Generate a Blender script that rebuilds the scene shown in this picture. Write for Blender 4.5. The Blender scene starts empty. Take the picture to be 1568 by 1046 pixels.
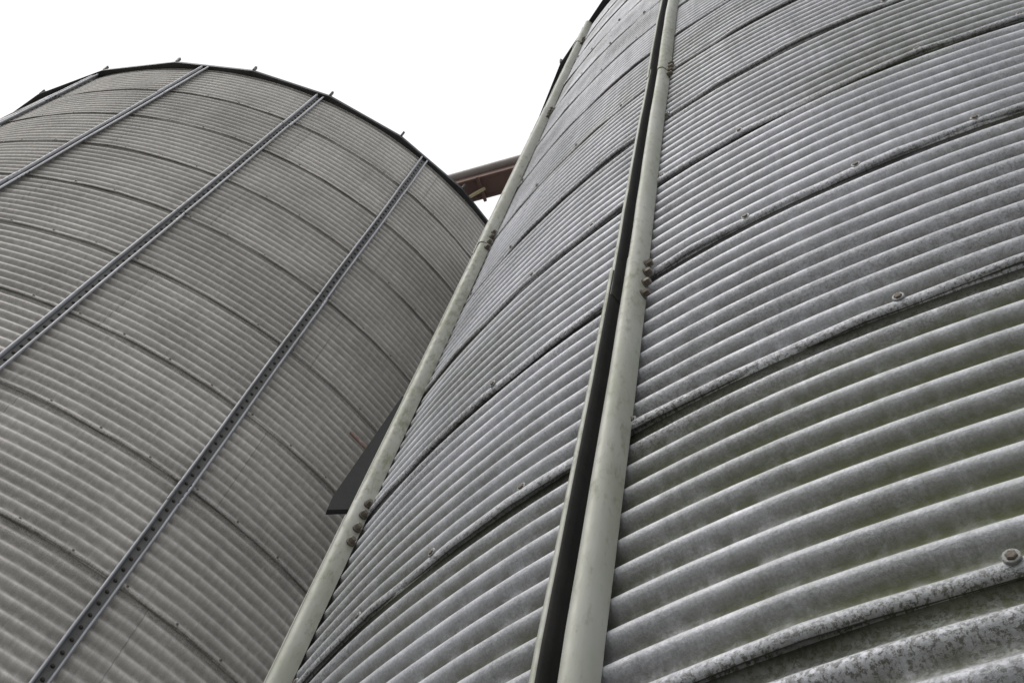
import bpy, math, numpy as np
from mathutils import Matrix, Vector
rng=np.random.default_rng(7)
CAMZ=1.6
scene=bpy.context.scene
# ------------------------------------------------------------ helpers
def obj_from(name,V,F,mats,midx=None,uv=None,smooth=True,parent=None,autosharp=None):
    me=bpy.data.meshes.new(name)
    V=np.asarray(V,float)
    me.from_pydata([tuple(v) for v in V],[],[tuple(f) for f in F])
    for m in mats: me.materials.append(m)
    if midx is not None: me.polygons.foreach_set('material_index',np.asarray(midx,dtype=np.int32))
    me.polygons.foreach_set('use_smooth',np.full(len(me.polygons),smooth))
    if autosharp: me.set_sharp_from_angle(angle=math.radians(autosharp))
    me.update()
    ob=bpy.data.objects.new(name,me); scene.collection.objects.link(ob)
    if parent: ob.parent=parent
    return ob
def empty(name,loc=(0,0,0)):
    e=bpy.data.objects.new(name,None); scene.collection.objects.link(e); e.empty_display_size=.3
    return e
class NB:
    def __init__(s,name):
        s.m=bpy.data.materials.new(name); s.m.use_nodes=True; s.t=s.m.node_tree; s.t.nodes.clear()
        s.out=s.t.nodes.new('ShaderNodeOutputMaterial'); s.b=s.t.nodes.new('ShaderNodeBsdfPrincipled'); s.L(s.b.outputs[0],s.out.inputs[0])
    def L(s,a,b): s.t.links.new(a,b)
    def n(s,t): return s.t.nodes.new(t)
    def setin(s,i,v):
        if isinstance(v,bpy.types.NodeSocket): s.L(v,i)
        else: i.default_value=v
    def M(s,op,a,b=0.0,c=0.0,clamp=False):
        n=s.n('ShaderNodeMath'); n.operation=op; n.use_clamp=clamp
        s.setin(n.inputs[0],a); s.setin(n.inputs[1],b); s.setin(n.inputs[2],c); return n.outputs[0]
    def noise(s,vec,scale,detail=3,rough=.55,dist=0):
        n=s.n('ShaderNodeTexNoise'); s.L(vec,n.inputs['Vector']); n.inputs['Scale'].default_value=scale
        n.inputs['Detail'].default_value=detail; n.inputs['Roughness'].default_value=rough; n.inputs['Distortion'].default_value=dist
        return n.outputs['Fac']
    def ramp(s,f,lo,hi,a=0.,b=1.):
        n=s.n('ShaderNodeMapRange'); n.interpolation_type='SMOOTHSTEP'; s.setin(n.inputs[0],f)
        n.inputs[1].default_value=lo;n.inputs[2].default_value=hi;n.inputs[3].default_value=a;n.inputs[4].default_value=b
        return n.outputs[0]
    def mix(s,f,a,b,mode='MIX'):
        n=s.n('ShaderNodeMix'); n.data_type='RGBA'; n.blend_type=mode; s.setin(n.inputs[0],f)
        for i,v in ((6,a),(7,b)):
            if isinstance(v,tuple): n.inputs[i].default_value=(*v,1) if len(v)==3 else v
            else: s.L(v,n.inputs[i])
        return n.outputs[2]
    def vec(s,x,y,z=0.):
        n=s.n('ShaderNodeCombineXYZ'); s.setin(n.inputs[0],x); s.setin(n.inputs[1],y); s.setin(n.inputs[2],z); return n.outputs[0]
NC=10
def wall_mat(name,R,H,colA,colB,algae,dirt,seed,metal=.45,rough=.42,shx=0.,vjs=.5,seamk=.8,seamw=.98,lowgrime=0.):
    PITCH=H/NC
    k=NB(name); uvn=k.n('ShaderNodeUVMap'); uvn.uv_map='UVMap'
    sp=k.n('ShaderNodeSeparateXYZ'); k.L(uvn.outputs[0],sp.inputs[0]); u,v=sp.outputs[0],sp.outputs[1]
    uv=k.vec(u,v,seed)
    vv=k.M('DIVIDE',k.M('ADD',v,.018),H); ring=k.M('FLOOR',vv); vf=k.M('FRACT',vv)
    S=2*math.pi*R/10
    uu=k.M('ADD',k.M('DIVIDE',u,S),k.M('ADD',k.M('MULTIPLY',k.M('MODULO',ring,2.),.5),shx))
    cell=k.M('FLOOR',uu); uf=k.M('FRACT',uu)
    wn=k.n('ShaderNodeTexWhiteNoise'); k.L(k.vec(cell,ring,seed),wn.inputs['Vector']); rnd=wn.outputs['Value']
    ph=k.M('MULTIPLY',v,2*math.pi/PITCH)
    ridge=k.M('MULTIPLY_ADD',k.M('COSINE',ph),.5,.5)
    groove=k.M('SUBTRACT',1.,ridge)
    low=k.M('MULTIPLY_ADD',k.M('SINE',ph),-.5,.5)
    n1=k.noise(uv,1.3,3); n2=k.noise(k.vec(k.M('MULTIPLY',u,14.),k.M('MULTIPLY',v,.9),seed),1.,3,.6)
    n3=k.noise(uv,28.,4,.7); n4=k.noise(uv,190.,2,.7); nst=k.noise(k.vec(k.M('MULTIPLY',u,45.),k.M('MULTIPLY',v,3.),seed+5),1.,3,.65)
    col=k.mix(k.ramp(n1,.3,.7),colA,colB)
    br=k.M('ADD',k.M('MULTIPLY_ADD',rnd,.20,.90),k.M('MULTIPLY_ADD',n2,.70,-.35))
    br=k.M('ADD',br,k.M('MULTIPLY_ADD',nst,.64,-.32)); br=k.M('ADD',br,k.M('MULTIPLY_ADD',n3,.42,-.21)); br=k.M('ADD',br,k.M('MULTIPLY_ADD',n4,.8,-.40))
    brc=k.n('ShaderNodeCombineXYZ'); [k.L(br,brc.inputs[i]) for i in range(3)]
    col=k.mix(1.,col,brc.outputs[0],'MULTIPLY')
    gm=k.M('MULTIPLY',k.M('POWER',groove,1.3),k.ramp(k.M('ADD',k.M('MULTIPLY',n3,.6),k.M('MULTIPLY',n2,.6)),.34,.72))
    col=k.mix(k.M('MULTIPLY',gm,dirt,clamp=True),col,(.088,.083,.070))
    seamband=k.M('MAXIMUM',k.ramp(vf,.84,1.0),k.ramp(vf,.05,.0))
    spk=k.ramp(k.noise(uv,110.,4,.8),.47,.60)
    spb=k.M('MULTIPLY',k.ramp(n1,.40,.72),.5)
    if lowgrime>0: spb=k.M('MULTIPLY_ADD',k.ramp(v,2.46,2.36),lowgrime,spb)
    spm=k.M('MULTIPLY',spk,k.M('MULTIPLY_ADD',seamband,.75,spb),clamp=True)
    spm=k.M('MULTIPLY',spm,k.M('MULTIPLY_ADD',low,.5,.5))
    col=k.mix(k.M('MULTIPLY',spm,dirt,clamp=True),col,(.08,.075,.062))
    st=k.ramp(vf,seamw,1.0); col=k.mix(k.M('MULTIPLY',st,seamk),col,(.030,.028,.024))
    if vjs>0:
        dj=k.M('MULTIPLY',k.M('MINIMUM',uf,k.M('SUBTRACT',1.,uf)),S)
        vj=k.ramp(dj,.006,.002); col=k.mix(k.M('MULTIPLY',vj,vjs),col,(.06,.055,.05))
    if algae>0:
        na=k.noise(k.vec(k.M('MULTIPLY',u,.55),k.M('MULTIPLY',v,1.0),seed+11),1.15,2,.5)
        b1=k.M('MULTIPLY',k.ramp(v,2.40,2.75),k.ramp(v,3.35,2.95)); na=k.M('MULTIPLY_ADD',b1,.12,na)
        am=k.M('MULTIPLY',k.ramp(na,.48,.66),k.M('MULTIPLY_ADD',groove,.75,k.M('MULTIPLY_ADD',n3,.9,-.25)))
        am=k.M('MULTIPLY',k.M('ADD',am,k.M('MULTIPLY',groove,.05)),algae,clamp=True)
        col=k.mix(am,col,(.105,.122,.045))
    else: am=0.
    k.L(col,k.b.inputs['Base Color'])
    mt=k.M('MULTIPLY',k.M('SUBTRACT',1.,k.M('MAXIMUM',gm,am)),metal,clamp=True); k.L(mt,k.b.inputs['Metallic'])
    rg=k.M('ADD',k.M('MULTIPLY_ADD',n3,.25,rough-.1),k.M('MULTIPLY',gm,.3),clamp=True); k.L(rg,k.b.inputs['Roughness'])
    bp=k.n('ShaderNodeBump'); bp.inputs['Strength'].default_value=.55; bp.inputs['Distance'].default_value=.003
    k.L(k.M('ADD',k.M('MULTIPLY',n3,.7),k.M('ADD',k.M('MULTIPLY',n4,.4),k.M('MULTIPLY',spm,.5))),bp.inputs['Height']); k.L(bp.outputs[0],k.b.inputs['Normal'])
    return k.m
def gen_mat(name,a,b,c,scale=8,metal=.2,rough=.55,cthr=(.55,.7),stretch=(1,1,1)):
    k=NB(name); tc=k.n('ShaderNodeTexCoord'); mp=k.n('ShaderNodeMapping'); mp.inputs['Scale'].default_value=stretch
    k.L(tc.outputs['Object'],mp.inputs[0]); v=mp.outputs[0]
    n1=k.noise(v,scale,4,.6); n2=k.noise(v,scale*7,4,.7); n3=k.noise(v,scale*.35,3)
    col=k.mix(k.ramp(n1,.3,.7),a,b); col=k.mix(k.M('MULTIPLY',k.ramp(k.M('ADD',k.M('MULTIPLY',n2,.6),k.M('MULTIPLY',n3,.4)),*cthr),.8),col,c)
    k.L(col,k.b.inputs['Base Color']); k.b.inputs['Metallic'].default_value=metal
    k.L(k.M('MULTIPLY_ADD',n2,.3,rough-.15),k.b.inputs['Roughness'])
    bp=k.n('ShaderNodeBump'); bp.inputs['Strength'].default_value=.4; bp.inputs['Distance'].default_value=.002; k.L(n2,bp.inputs['Height']); k.L(bp.outputs[0],k.b.inputs['Normal'])
    return k.m
# ------------------------------------------------------------ sizes and materials
R1,H1=3.87,.813
R2,H2=4.31,.935
m_wallR=wall_mat('weathered_galvanised_right',R1,H1,(.60,.61,.65),(.47,.48,.51),.75,.95,2.3,metal=.25,rough=.55,shx=.2,vjs=0,seamk=.95,seamw=.972,lowgrime=.5)
m_wallL=wall_mat('weathered_galvanised_left',R2,H2,(.61,.59,.555),(.51,.492,.463),0.,.6,9.1,metal=.1,rough=.65,shx=.35,vjs=.35,seamk=.6,seamw=.983)
m_post=gen_mat('mossy_galvanised_post',(.41,.415,.375),(.32,.33,.27),(.20,.205,.135),7,.12,.6,(.48,.66),(1,1,.4))
m_postL=gen_mat('galvanised_post_bluegrey',(.40,.415,.45),(.32,.33,.35),(.17,.15,.12),6,.25,.5,(.54,.68),(1,1,.3))
m_dark=gen_mat('painted_channel_shade',(.02,.02,.018),(.035,.033,.03),(.05,.05,.03),10,.0,.85)  # shade of the deep channel gap, painted as near-black colour
m_webL=gen_mat('dark_channel_web',(.13,.13,.13),(.17,.17,.165),(.08,.07,.06),10,.1,.7)  # darker grey than the posts, on the channel web and its corners
m_bolt=gen_mat('rusty_bolt',(.12,.10,.08),(.20,.17,.14),(.10,.05,.025),40,.3,.6)
m_washer=gen_mat('zinc_washer',(.33,.34,.34),(.22,.22,.20),(.10,.08,.05),50,.4,.5)
m_rim=gen_mat('dark_roof_edge',(.05,.052,.055),(.03,.03,.031),(.09,.08,.06),5,.1,.6)
m_slot=gen_mat('dark_web_bolt',(.045,.042,.04),(.06,.05,.04),(.08,.05,.04),20,.0,.8)
m_roof=gen_mat('galvanised_roof',(.35,.36,.37),(.28,.29,.3),(.15,.14,.12),3,.4,.5)
m_conc=gen_mat('concrete_base',(.34,.33,.31),(.27,.26,.24),(.14,.14,.11),3,0,.85)
m_rust=gen_mat('rusty_red_steel',(.20,.115,.09),(.16,.10,.085),(.28,.25,.22),5,.05,.75)
m_grey=gen_mat('grey_pipe_steel',(.36,.32,.30),(.30,.27,.25),(.22,.14,.10),5,.1,.65)
m_yel=gen_mat('yellow_strut_paint',(.42,.36,.2),(.36,.3,.18),(.15,.1,.06),9,0,.6)
m_blk=gen_mat('black_hood_sheet',(.010,.011,.011),(.016,.016,.017),(.03,.035,.02),9,.0,.7)
m_grn=gen_mat('mossy_hood_edge',(.12,.14,.06),(.16,.17,.09),(.05,.05,.03),20,.0,.8)
# ------------------------------------------------------------ bolts
def frame(n):
    n=np.array(n,float); n/=np.linalg.norm(n); a=np.array([0,0,1.]) if abs(n[2])<.9 else np.array([1.,0,0])
    x=np.cross(a,n); x/=np.linalg.norm(x); return x,np.cross(n,x),n
def add_bolt(V,F,MI,p,n,rw=.014,rh=.0085,hh=.008,sides=6,washer=True):
    x,y,z=frame(n); p=np.array(p,float); rot=rng.uniform(0,1)
    def ring(r,hgt,ns):
        b=len(V)
        for i in range(ns):
            a=2*math.pi*(i/ns)+rot; V.append(p+x*r*math.cos(a)+y*r*math.sin(a)+z*hgt)
        return list(range(b,b+ns))
    def join(a,b,mi):
        for i in range(len(a)): F.append((a[i],a[(i+1)%len(a)],b[(i+1)%len(a)],b[i])); MI.append(mi)
    if washer:
        a=ring(rw,-.004,12);b=ring(rw,.0025,12);c=ring(rw*.9,.0035,12); join(a,b,1);join(b,c,1); F.append(tuple(c));MI.append(1)
    a=ring(rh,0,sides);b=ring(rh,hh*.8,sides);c=ring(rh*.75,hh,sides); join(a,b,0);join(b,c,0);F.append(tuple(c));MI.append(0)
def thick(path,t):
    P=np.array(path,float); T=np.gradient(P,axis=0); T/=np.linalg.norm(T,axis=1)[:,None]
    N=np.stack([T[:,1],-T[:,0]],1); return np.concatenate([P+N*t/2,(P-N*t/2)[::-1]])
def extrude_profile(V,F,MI,prof,dark_idx,c,R,a,z0,z1,wob=0.,mi=0):
    er=np.array([math.cos(a),math.sin(a)]); et=np.array([-math.sin(a),math.cos(a)])
    nz=max(2,int((z1-z0)/.2)+1); zs=np.linspace(z0,z1,nz); n=len(prof); b=len(V)
    ph=rng.uniform(0,6)
    for z in zs:
        w=wob*math.sin(z*2.1+ph)+rng.normal(0,.0005); ww=1+rng.normal(0,.008)
        for t,r in prof:
            xy=np.array(c)+er*(R+r*ww)+et*(t+w); V.append(np.array([xy[0],xy[1],z]))
    for i in range(nz-1):
        for j in range(n):
            j2=(j+1)%n
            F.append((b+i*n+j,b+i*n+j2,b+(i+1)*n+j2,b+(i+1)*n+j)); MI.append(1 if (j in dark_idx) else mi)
    for i in (0,nz-1):
        h=n//2
        for j in range(h-1):
            q=[b+i*n+j,b+i*n+j+1,b+i*n+n-2-j,b+i*n+n-1-j]; F.append(tuple(q)); MI.append(mi)
mm=lambda L,s=1.:[(x*s/1000,y*s/1000) for x,y in L]
PR=mm([(-66,54),(-63,60),(-57,62),(-51,60),(-48,54),(-46,34),(-44,16),(-40,10),(-6,10),(0,16),(0,34),(0,52),(4,61),(11,67),(19,69),(27,67),(36,61),(41,52),(44,38),(45,20),(44,4)],.92)
PL=mm([(-47,34),(-45,40),(-40,43),(-34,42),(-30,37),(-28,22),(-26,10),(-20,7),(20,7),(26,10),(28,22),(30,37),(34,42),(40,43),(45,40),(47,34)],.97)
# ------------------------------------------------------------ silo
def silo(cx,cy,R,H,zeave,nr,angs,wallmat,postmat,kind,th_back,splice_off,bolt_step,bolt_ph,roof_ph,lap,amp):
    root=empty('grain_silo'); c=(cx,cy); PITCH=H/NC
    zb=zeave-nr*H
    N=250; th=np.linspace(th_back,th_back+2*math.pi,N+1)
    rows=int(NC*10)+2
    allV=[];allUV=[];faces=[];base=0
    for k in range(nr):
        v0=k*H-.018; v1=(k+1)*H+.004
        vs=np.concatenate([[v0],np.linspace(v0,v1,rows)])
        s=(vs-v0)/H
        off=lap*np.exp(-s*9)-.0035*np.clip((s-.8)*5,0,1)
        prof=amp*np.cos(2*math.pi*vs/PITCH)+off
        prof[0]=prof[1]-.0028
        TH,VV=np.meshgrid(th,vs)
        ph=rng.uniform(0,6.28,6)
        dent=.0016*np.sin(TH*7+ph[0]+VV*1.5)+.0012*np.sin(TH*17+ph[1]-VV*2.5)+.0006*np.sin(TH*41+ph[2])
        lip=(.0028*np.sin(TH*23+ph[3])+.0024*np.sin(TH*51+ph[4])+.0018*np.sin(TH*90+ph[5]))*np.exp(-(VV-v0)/H*14)*lap/.0045
        zoff=(.003*np.sin(TH*9+ph[1])+.002*np.sin(TH*31+ph[3])+.002*rng.standard_normal(N+1)[None,:])*np.exp(-(VV-v0)/.02)
        RR=R+prof[:,None]+dent+lip
        X=cx+RR*np.cos(TH);Y=cy+RR*np.sin(TH);Z=zb+VV+zoff
        allV.append(np.stack([X,Y,Z],-1).reshape(-1,3)); allUV.append(np.stack([(TH-th_back)*R,VV],-1).reshape(-1,2))
        nrw=len(vs); i=np.arange(nrw-1)[:,None]*(N+1)+np.arange(N)[None,:]+base
        faces.append(np.stack([i,i+1,i+N+2,i+N+1],-1).reshape(-1,4)); base+=nrw*(N+1)
    V=np.concatenate(allV);UV=np.concatenate(allUV);FF=np.concatenate(faces)
    me=bpy.data.meshes.new('corrugated_wall'); me.vertices.add(len(V)); me.vertices.foreach_set('co',V.astype(np.float32).ravel())
    me.loops.add(FF.size); me.loops.foreach_set('vertex_index',FF.astype(np.int32).ravel())
    me.polygons.add(len(FF)); me.polygons.foreach_set('loop_start',(np.arange(len(FF))*4).astype(np.int32))
    ul=me.uv_layers.new(name='UVMap'); ul.data.foreach_set('uv',UV[FF.ravel()].astype(np.float32).ravel())
    me.polygons.foreach_set('use_smooth',np.ones(len(FF),bool)); me.materials.append(wallmat); me.update(calc_edges=True); me.validate()
    ob=bpy.data.objects.new('corrugated_wall',me); scene.collection.objects.link(ob); ob.parent=root
    V=[];F=[];MI=[]
    sb=.85 if kind=='R' else .64
    for k in range(nr):
        z=zb+k*H+.008
        for a in np.arange(0,360,bolt_step)+bolt_ph+rng.uniform(-.15,.15):
            a=math.radians(a+rng.uniform(-.12,.12))
            if rng.random()<.1: continue
            r=R+amp*.85+.0035
            add_bolt(V,F,MI,(cx+r*math.cos(a),cy+r*math.sin(a),z+rng.uniform(-.004,.004)),(math.cos(a),math.sin(a),-.15),rw=.0145*sb,rh=.0095*sb,hh=.008*sb)
    obj_from('seam_bolts',V,F,[m_bolt,m_washer],MI,parent=root,autosharp=35)
    V=[];F=[];MI=[];BV=[];BF=[];BM=[]
    path=PR if kind=='R' else PL
    prof=thick(path,.0028); n=len(path)
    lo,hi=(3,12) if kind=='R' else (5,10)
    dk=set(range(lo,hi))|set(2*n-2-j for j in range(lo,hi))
    ztop=zeave-.01; zlow=zb-.02
    sps=[z for z in (ztop-splice_off-3*H*i for i in range(8)) if z>zlow+.3]
    bounds=[ztop]+sps+[zlow]
    for adeg in angs:
        a=math.radians(adeg)
        er=np.array([math.cos(a),math.sin(a)]);et=np.array([-math.sin(a),math.cos(a)])
        for j in range(len(bounds)-1):
            zt=bounds[j]+(.16 if j>0 else 0); zl=bounds[j+1]
            sc=1.0 if j%2==0 else .93
            pf=prof*[sc,sc]+[rng.uniform(-.001,.001),.0105]
            extrude_profile(V,F,MI,pf,dk,c,R,a,zl,zt,wob=.003)
        for zsp in sps:
            for q in (-.05,.02,.09,.15) if kind=='R' else (.03,.09,.15,.21):
                if kind=='R':
                    p=np.array(c)+er*(R+.03)+et*.046; add_bolt(BV,BF,BM,(p[0],p[1],zsp+q),(et[0],et[1],0),rw=.015,rh=.011,hh=.02)
                else:
                    for sg in (-1,1):
                        p=np.array(c)+er*(R+.04)+et*.031*sg; add_bolt(BV,BF,BM,(p[0],p[1],zsp+q),(et[0]*sg,et[1]*sg,0),rw=.012,rh=.010,hh=.016)
        if kind=='L':
            for z in np.arange(zlow+.1,ztop,PITCH*1.0):
                p=np.array(c)+er*(R+.020); add_bolt(BV,BF,BM,(p[0],p[1],z),(er[0],er[1],0),rw=.012,rh=.010,hh=.008)
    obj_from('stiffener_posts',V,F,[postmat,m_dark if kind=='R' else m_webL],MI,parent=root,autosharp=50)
    bm=m_bolt if kind=='R' else m_slot
    obj_from('splice_bolts',BV,BF,[bm,bm],BM,parent=root,autosharp=35)
    V=[];F=[];MI=[];n=30
    ang=[math.radians(roof_ph+12*i) for i in range(n)]
    ro=R+.075; tanp=math.tan(math.radians(29))
    def ringv(r,z):
        b=len(V)
        for a in ang: V.append((cx+r*math.cos(a),cy+r*math.sin(a),z))
        return b
    zr=zeave+.035
    rings=[ringv(R-.02,zeave-.0),ringv(ro-.012,zr-.035),ringv(ro,zr-.035),ringv(ro,zr+.012),ringv(.45,zr+.012+(ro-.45)*tanp),ringv(.45,zr+.2+(ro-.45)*tanp),ringv(.02,zr+.3+(ro-.45)*tanp)]
    for q in range(len(rings)-1):
        for i in range(n):
            j=(i+1)%n; F.append((rings[q]+i,rings[q]+j,rings[q+1]+j,rings[q+1]+i)); MI.append(1 if q<3 else 0)
    for a in ang:
        er=np.array([math.cos(a),math.sin(a)]);et=np.array([-math.sin(a),math.cos(a)])
        def P(r,t,z): xy=np.array(c)+er*r+et*t; return (xy[0],xy[1],z)
        b=len(V); w=.012
        z0=zr+.012; z1=z0+(ro-.45)*tanp
        for t in (-w,w):
            V.extend([P(ro-.01,t,z0),P(ro-.01,t,z0+.045),P(.45,t,z1+.045),P(.45,t,z1)])
        for f in ((0,1,5,4),(1,2,6,5),(0,3,2,1),(4,5,6,7)): F.append(tuple(b+x for x in f)); MI.append(0)
        b=len(V); w=.012; hs=rng.uniform(.085,.11); pr=[(ro-.02,z0),(ro+.006,z0),(ro+.012,z0+.05),(ro+.02,z0+hs),(ro-.01,z0+hs),(ro-.014,z0+.05)]
        for t in (-w,w): V.extend([P(r,t,z) for r,z in pr])
        m=len(pr)
        for i in range(m): F.append((b+i,b+(i+1)%m,b+m+(i+1)%m,b+m+i)); MI.append(1)
        F.append(tuple(b+i for i in range(m)));MI.append(1);F.append(tuple(b+m+i for i in range(m)));MI.append(1)
    obj_from('roof',V,F,[m_roof,m_rim],MI,smooth=False,parent=root)
    V=[];F=[];n=72
    bw=.08
    for r,z in ((R+bw,0-.05),(R+bw,zb-.04),(R+bw-.02,zb-.02),(0.01,zb-.02)):
        for i in range(n): a=2*math.pi*i/n; V.append((cx+r*math.cos(a),cy+r*math.sin(a),z))
    for q in range(3):
        for i in range(n): j=(i+1)%n; F.append((q*n+i,q*n+j,(q+1)*n+j,(q+1)*n+i))
    obj_from('concrete_base',V,F,[m_conc],smooth=False,parent=root)
    return root
c1=(4.8843*math.sin(.7833),4.8843*math.cos(.7833)); c2=(9.156*math.sin(-.3644),9.156*math.cos(-.3644))
zE1=1.2068+12*H1+CAMZ; zE2=11.84+CAMZ
angR=[-163.2+18*i for i in range(20)]; angR[1]=-144.8; angR[2]=-121.
s1=silo(c1[0],c1[1],R1,H1,zE1,15,angR,m_wallR,m_post,'R',math.radians(45),1.15*H1,4.45,-140.1%4.45,-170,.0048,.0122)
s2=silo(c2[0],c2[1],R2,H2,zE2,14,[-67.8+18*i for i in range(20)],m_wallL,m_postL,'L',math.radians(110),1.25*H2,4.5,.7,-108.6,.0026,.0105)
# ------------------------------------------------------------ conveyor between the silos
conv=empty('roof_conveyor')
def box(name,p0,p1,w,h,mat,parent,up=(0,0,1)):
    p0=np.array(p0,float);p1=np.array(p1,float);d=p1-p0;d/=np.linalg.norm(d);x=np.cross(d,up);x/=np.linalg.norm(x);y=np.cross(x,d)
    V=[]
    for p in (p0,p1):
        for a,b in ((-1,-1),(1,-1),(1,1),(-1,1)): V.append(p+x*a*w/2+y*b*h/2)
    F=[(0,1,2,3),(7,6,5,4),(0,4,5,1),(1,5,6,2),(2,6,7,3),(3,7,4,0)]
    o=obj_from(name,V,F,[mat],smooth=False,parent=parent)
    bv=o.modifiers.new('b','BEVEL'); bv.width=min(w,h)*.12; bv.segments=2
    return o
def pipe(name,p0,p1,r,mat,parent,n=20):
    p0=np.array(p0,float);p1=np.array(p1,float);x,y,z=frame(p1-p0);V=[];F=[]
    for p in (p0,p1):
        for i in range(n): a=2*math.pi*i/n; V.append(p+x*r*math.cos(a)+y*r*math.sin(a))
    for i in range(n): j=(i+1)%n; F.append((i,j,n+j,n+i))
    F.append(tuple(range(n)));F.append(tuple(range(n,2*n)))
    return obj_from(name,V,F,[mat],parent=parent,autosharp=50)
A=np.array([-1.215,4.796]);B=np.array([-.638,4.389]);d=(B-A)/np.linalg.norm(B-A);nn=np.array([-d[1],d[0]])
if nn[1]<0: nn=-nn
P=lambda s,o,z:(*(A+d*s+nn*o),z+CAMZ)
pipe('conveyor_tube',P(-1.1,-.03,12.26),P(3.2,-.03,12.26),.06,m_grey,conv)
box('trough_side',P(-1.1,.0,12.14),P(3.2,.0,12.14),.03,.14,m_rust,conv)
box('trough_side_2',P(-1.1,.24,12.14),P(3.2,.24,12.14),.03,.14,m_rust,conv)
box('trough_floor',P(-1.1,.12,12.10),P(3.2,.12,12.10),.206,.012,m_rust,conv)
for i,s in enumerate((-.3,.28,.9,1.5,2.1)): box('cross_tie_%d'%i,P(s,-.03,12.05),P(s,.28,12.05),.035,.035,m_rust,conv)
box('strut',P(.33,.12,12.03),P(-.1,.16,11.7),.03,.03,m_yel,conv,up=(0,1,0))
for i,s in enumerate((1.9,2.9)): box('roof_leg_%d'%i,P(s,.12,12.09),P(s,.12,11.2),.05,.05,m_grey,conv,up=(0,1,0))
# ------------------------------------------------------------ hatch hood on the far flank of the right silo
hood=empty('inspection_hatch_hood')
a=math.radians(183.); er=np.array([math.cos(a),math.sin(a)]);et=np.array([-math.sin(a),math.cos(a)])
def Q(r,t,z): xy=np.array(c1)+er*(R1+r)+et*t; return (xy[0],xy[1],z+CAMZ)
V=[]
pr=[(.01,3.98),(.13,3.90),(.135,4.0),(.085,4.6),(.05,5.0),(.01,5.0)]
for t in (-.015,.015): V+= [Q(r,t,z) for r,z in pr]
m=len(pr);F=[(i,(i+1)%m,m+(i+1)%m,m+i) for i in range(m)]+[tuple(range(m)),tuple(range(m,2*m))]
obj_from('hood_sheet',V,F,[m_blk,m_grn],[0,0,1,1,0,0,0,0],smooth=False,parent=hood)
pipe('latch_rod',Q(.08,-.04,4.5),Q(.21,-.06,4.62),.010,m_rust,hood,8)
# ------------------------------------------------------------ ground
k=NB('ground_gravel'); tc=k.n('ShaderNodeTexCoord'); v=tc.outputs['Object']
col=k.mix(k.ramp(k.noise(v,.5,5),.4,.6),(.06,.06,.048),(.10,.095,.085)); col=k.mix(k.M('MULTIPLY',k.noise(v,30,4),.5),col,(.04,.04,.03)); k.L(col,k.b.inputs['Base Color']); k.b.inputs['Roughness'].default_value=.9
gs=2000; obj_from('ground',[(-gs,-gs,0),(gs,-gs,0),(gs,gs,0),(-gs,gs,0)],[(0,1,2,3)],[k.m],smooth=False)
# ------------------------------------------------------------ world + sun (overcast)
SE,SA=math.radians(52),math.radians(252)
w=bpy.data.worlds.new('World'); scene.world=w; w.use_nodes=True; t=w.node_tree; t.nodes.clear()
o=t.nodes.new('ShaderNodeOutputWorld'); bg=t.nodes.new('ShaderNodeBackground'); sk=t.nodes.new('ShaderNodeTexSky'); sk.sky_type='NISHITA'; sk.sun_disc=False
sk.sun_elevation=SE; sk.sun_rotation=SA; sk.dust_density=3
mx=t.nodes.new('ShaderNodeMix'); mx.data_type='RGBA'; mx.inputs[0].default_value=.9; t.links.new(sk.outputs[0],mx.inputs[6]); mx.inputs[7].default_value=(11.,11.05,11.25,1)
t.links.new(mx.outputs[2],bg.inputs[0]); bg.inputs[1].default_value=.105; t.links.new(bg.outputs[0],o.inputs[0])
sl=bpy.data.lights.new('sun','SUN'); sl.energy=1.4; sl.angle=math.radians(22); sl.color=(1,.965,.92)
so=bpy.data.objects.new('sun',sl); scene.collection.objects.link(so)
sd=Vector((math.sin(SA)*math.cos(SE),math.cos(SA)*math.cos(SE),math.sin(SE))); so.rotation_euler=sd.to_track_quat('Z','Y').to_euler()
# ------------------------------------------------------------ camera
cam=bpy.data.cameras.new('camera'); co=bpy.data.objects.new('camera',cam); scene.collection.objects.link(co)
M=Matrix(((.94659,-.32244,0),(-.28357,-.83247,-.47601),(.15348,.45058,-.87944)))
co.matrix_world=Matrix.Translation((0,0,CAMZ))@M.to_4x4()
cam.sensor_width=36; cam.lens=1681.7/1568*36; cam.clip_start=.05; cam.clip_end=6000
scene.camera=co
scene.view_settings.view_transform='Standard'; scene.view_settings.look='None'; scene.view_settings.exposure=0
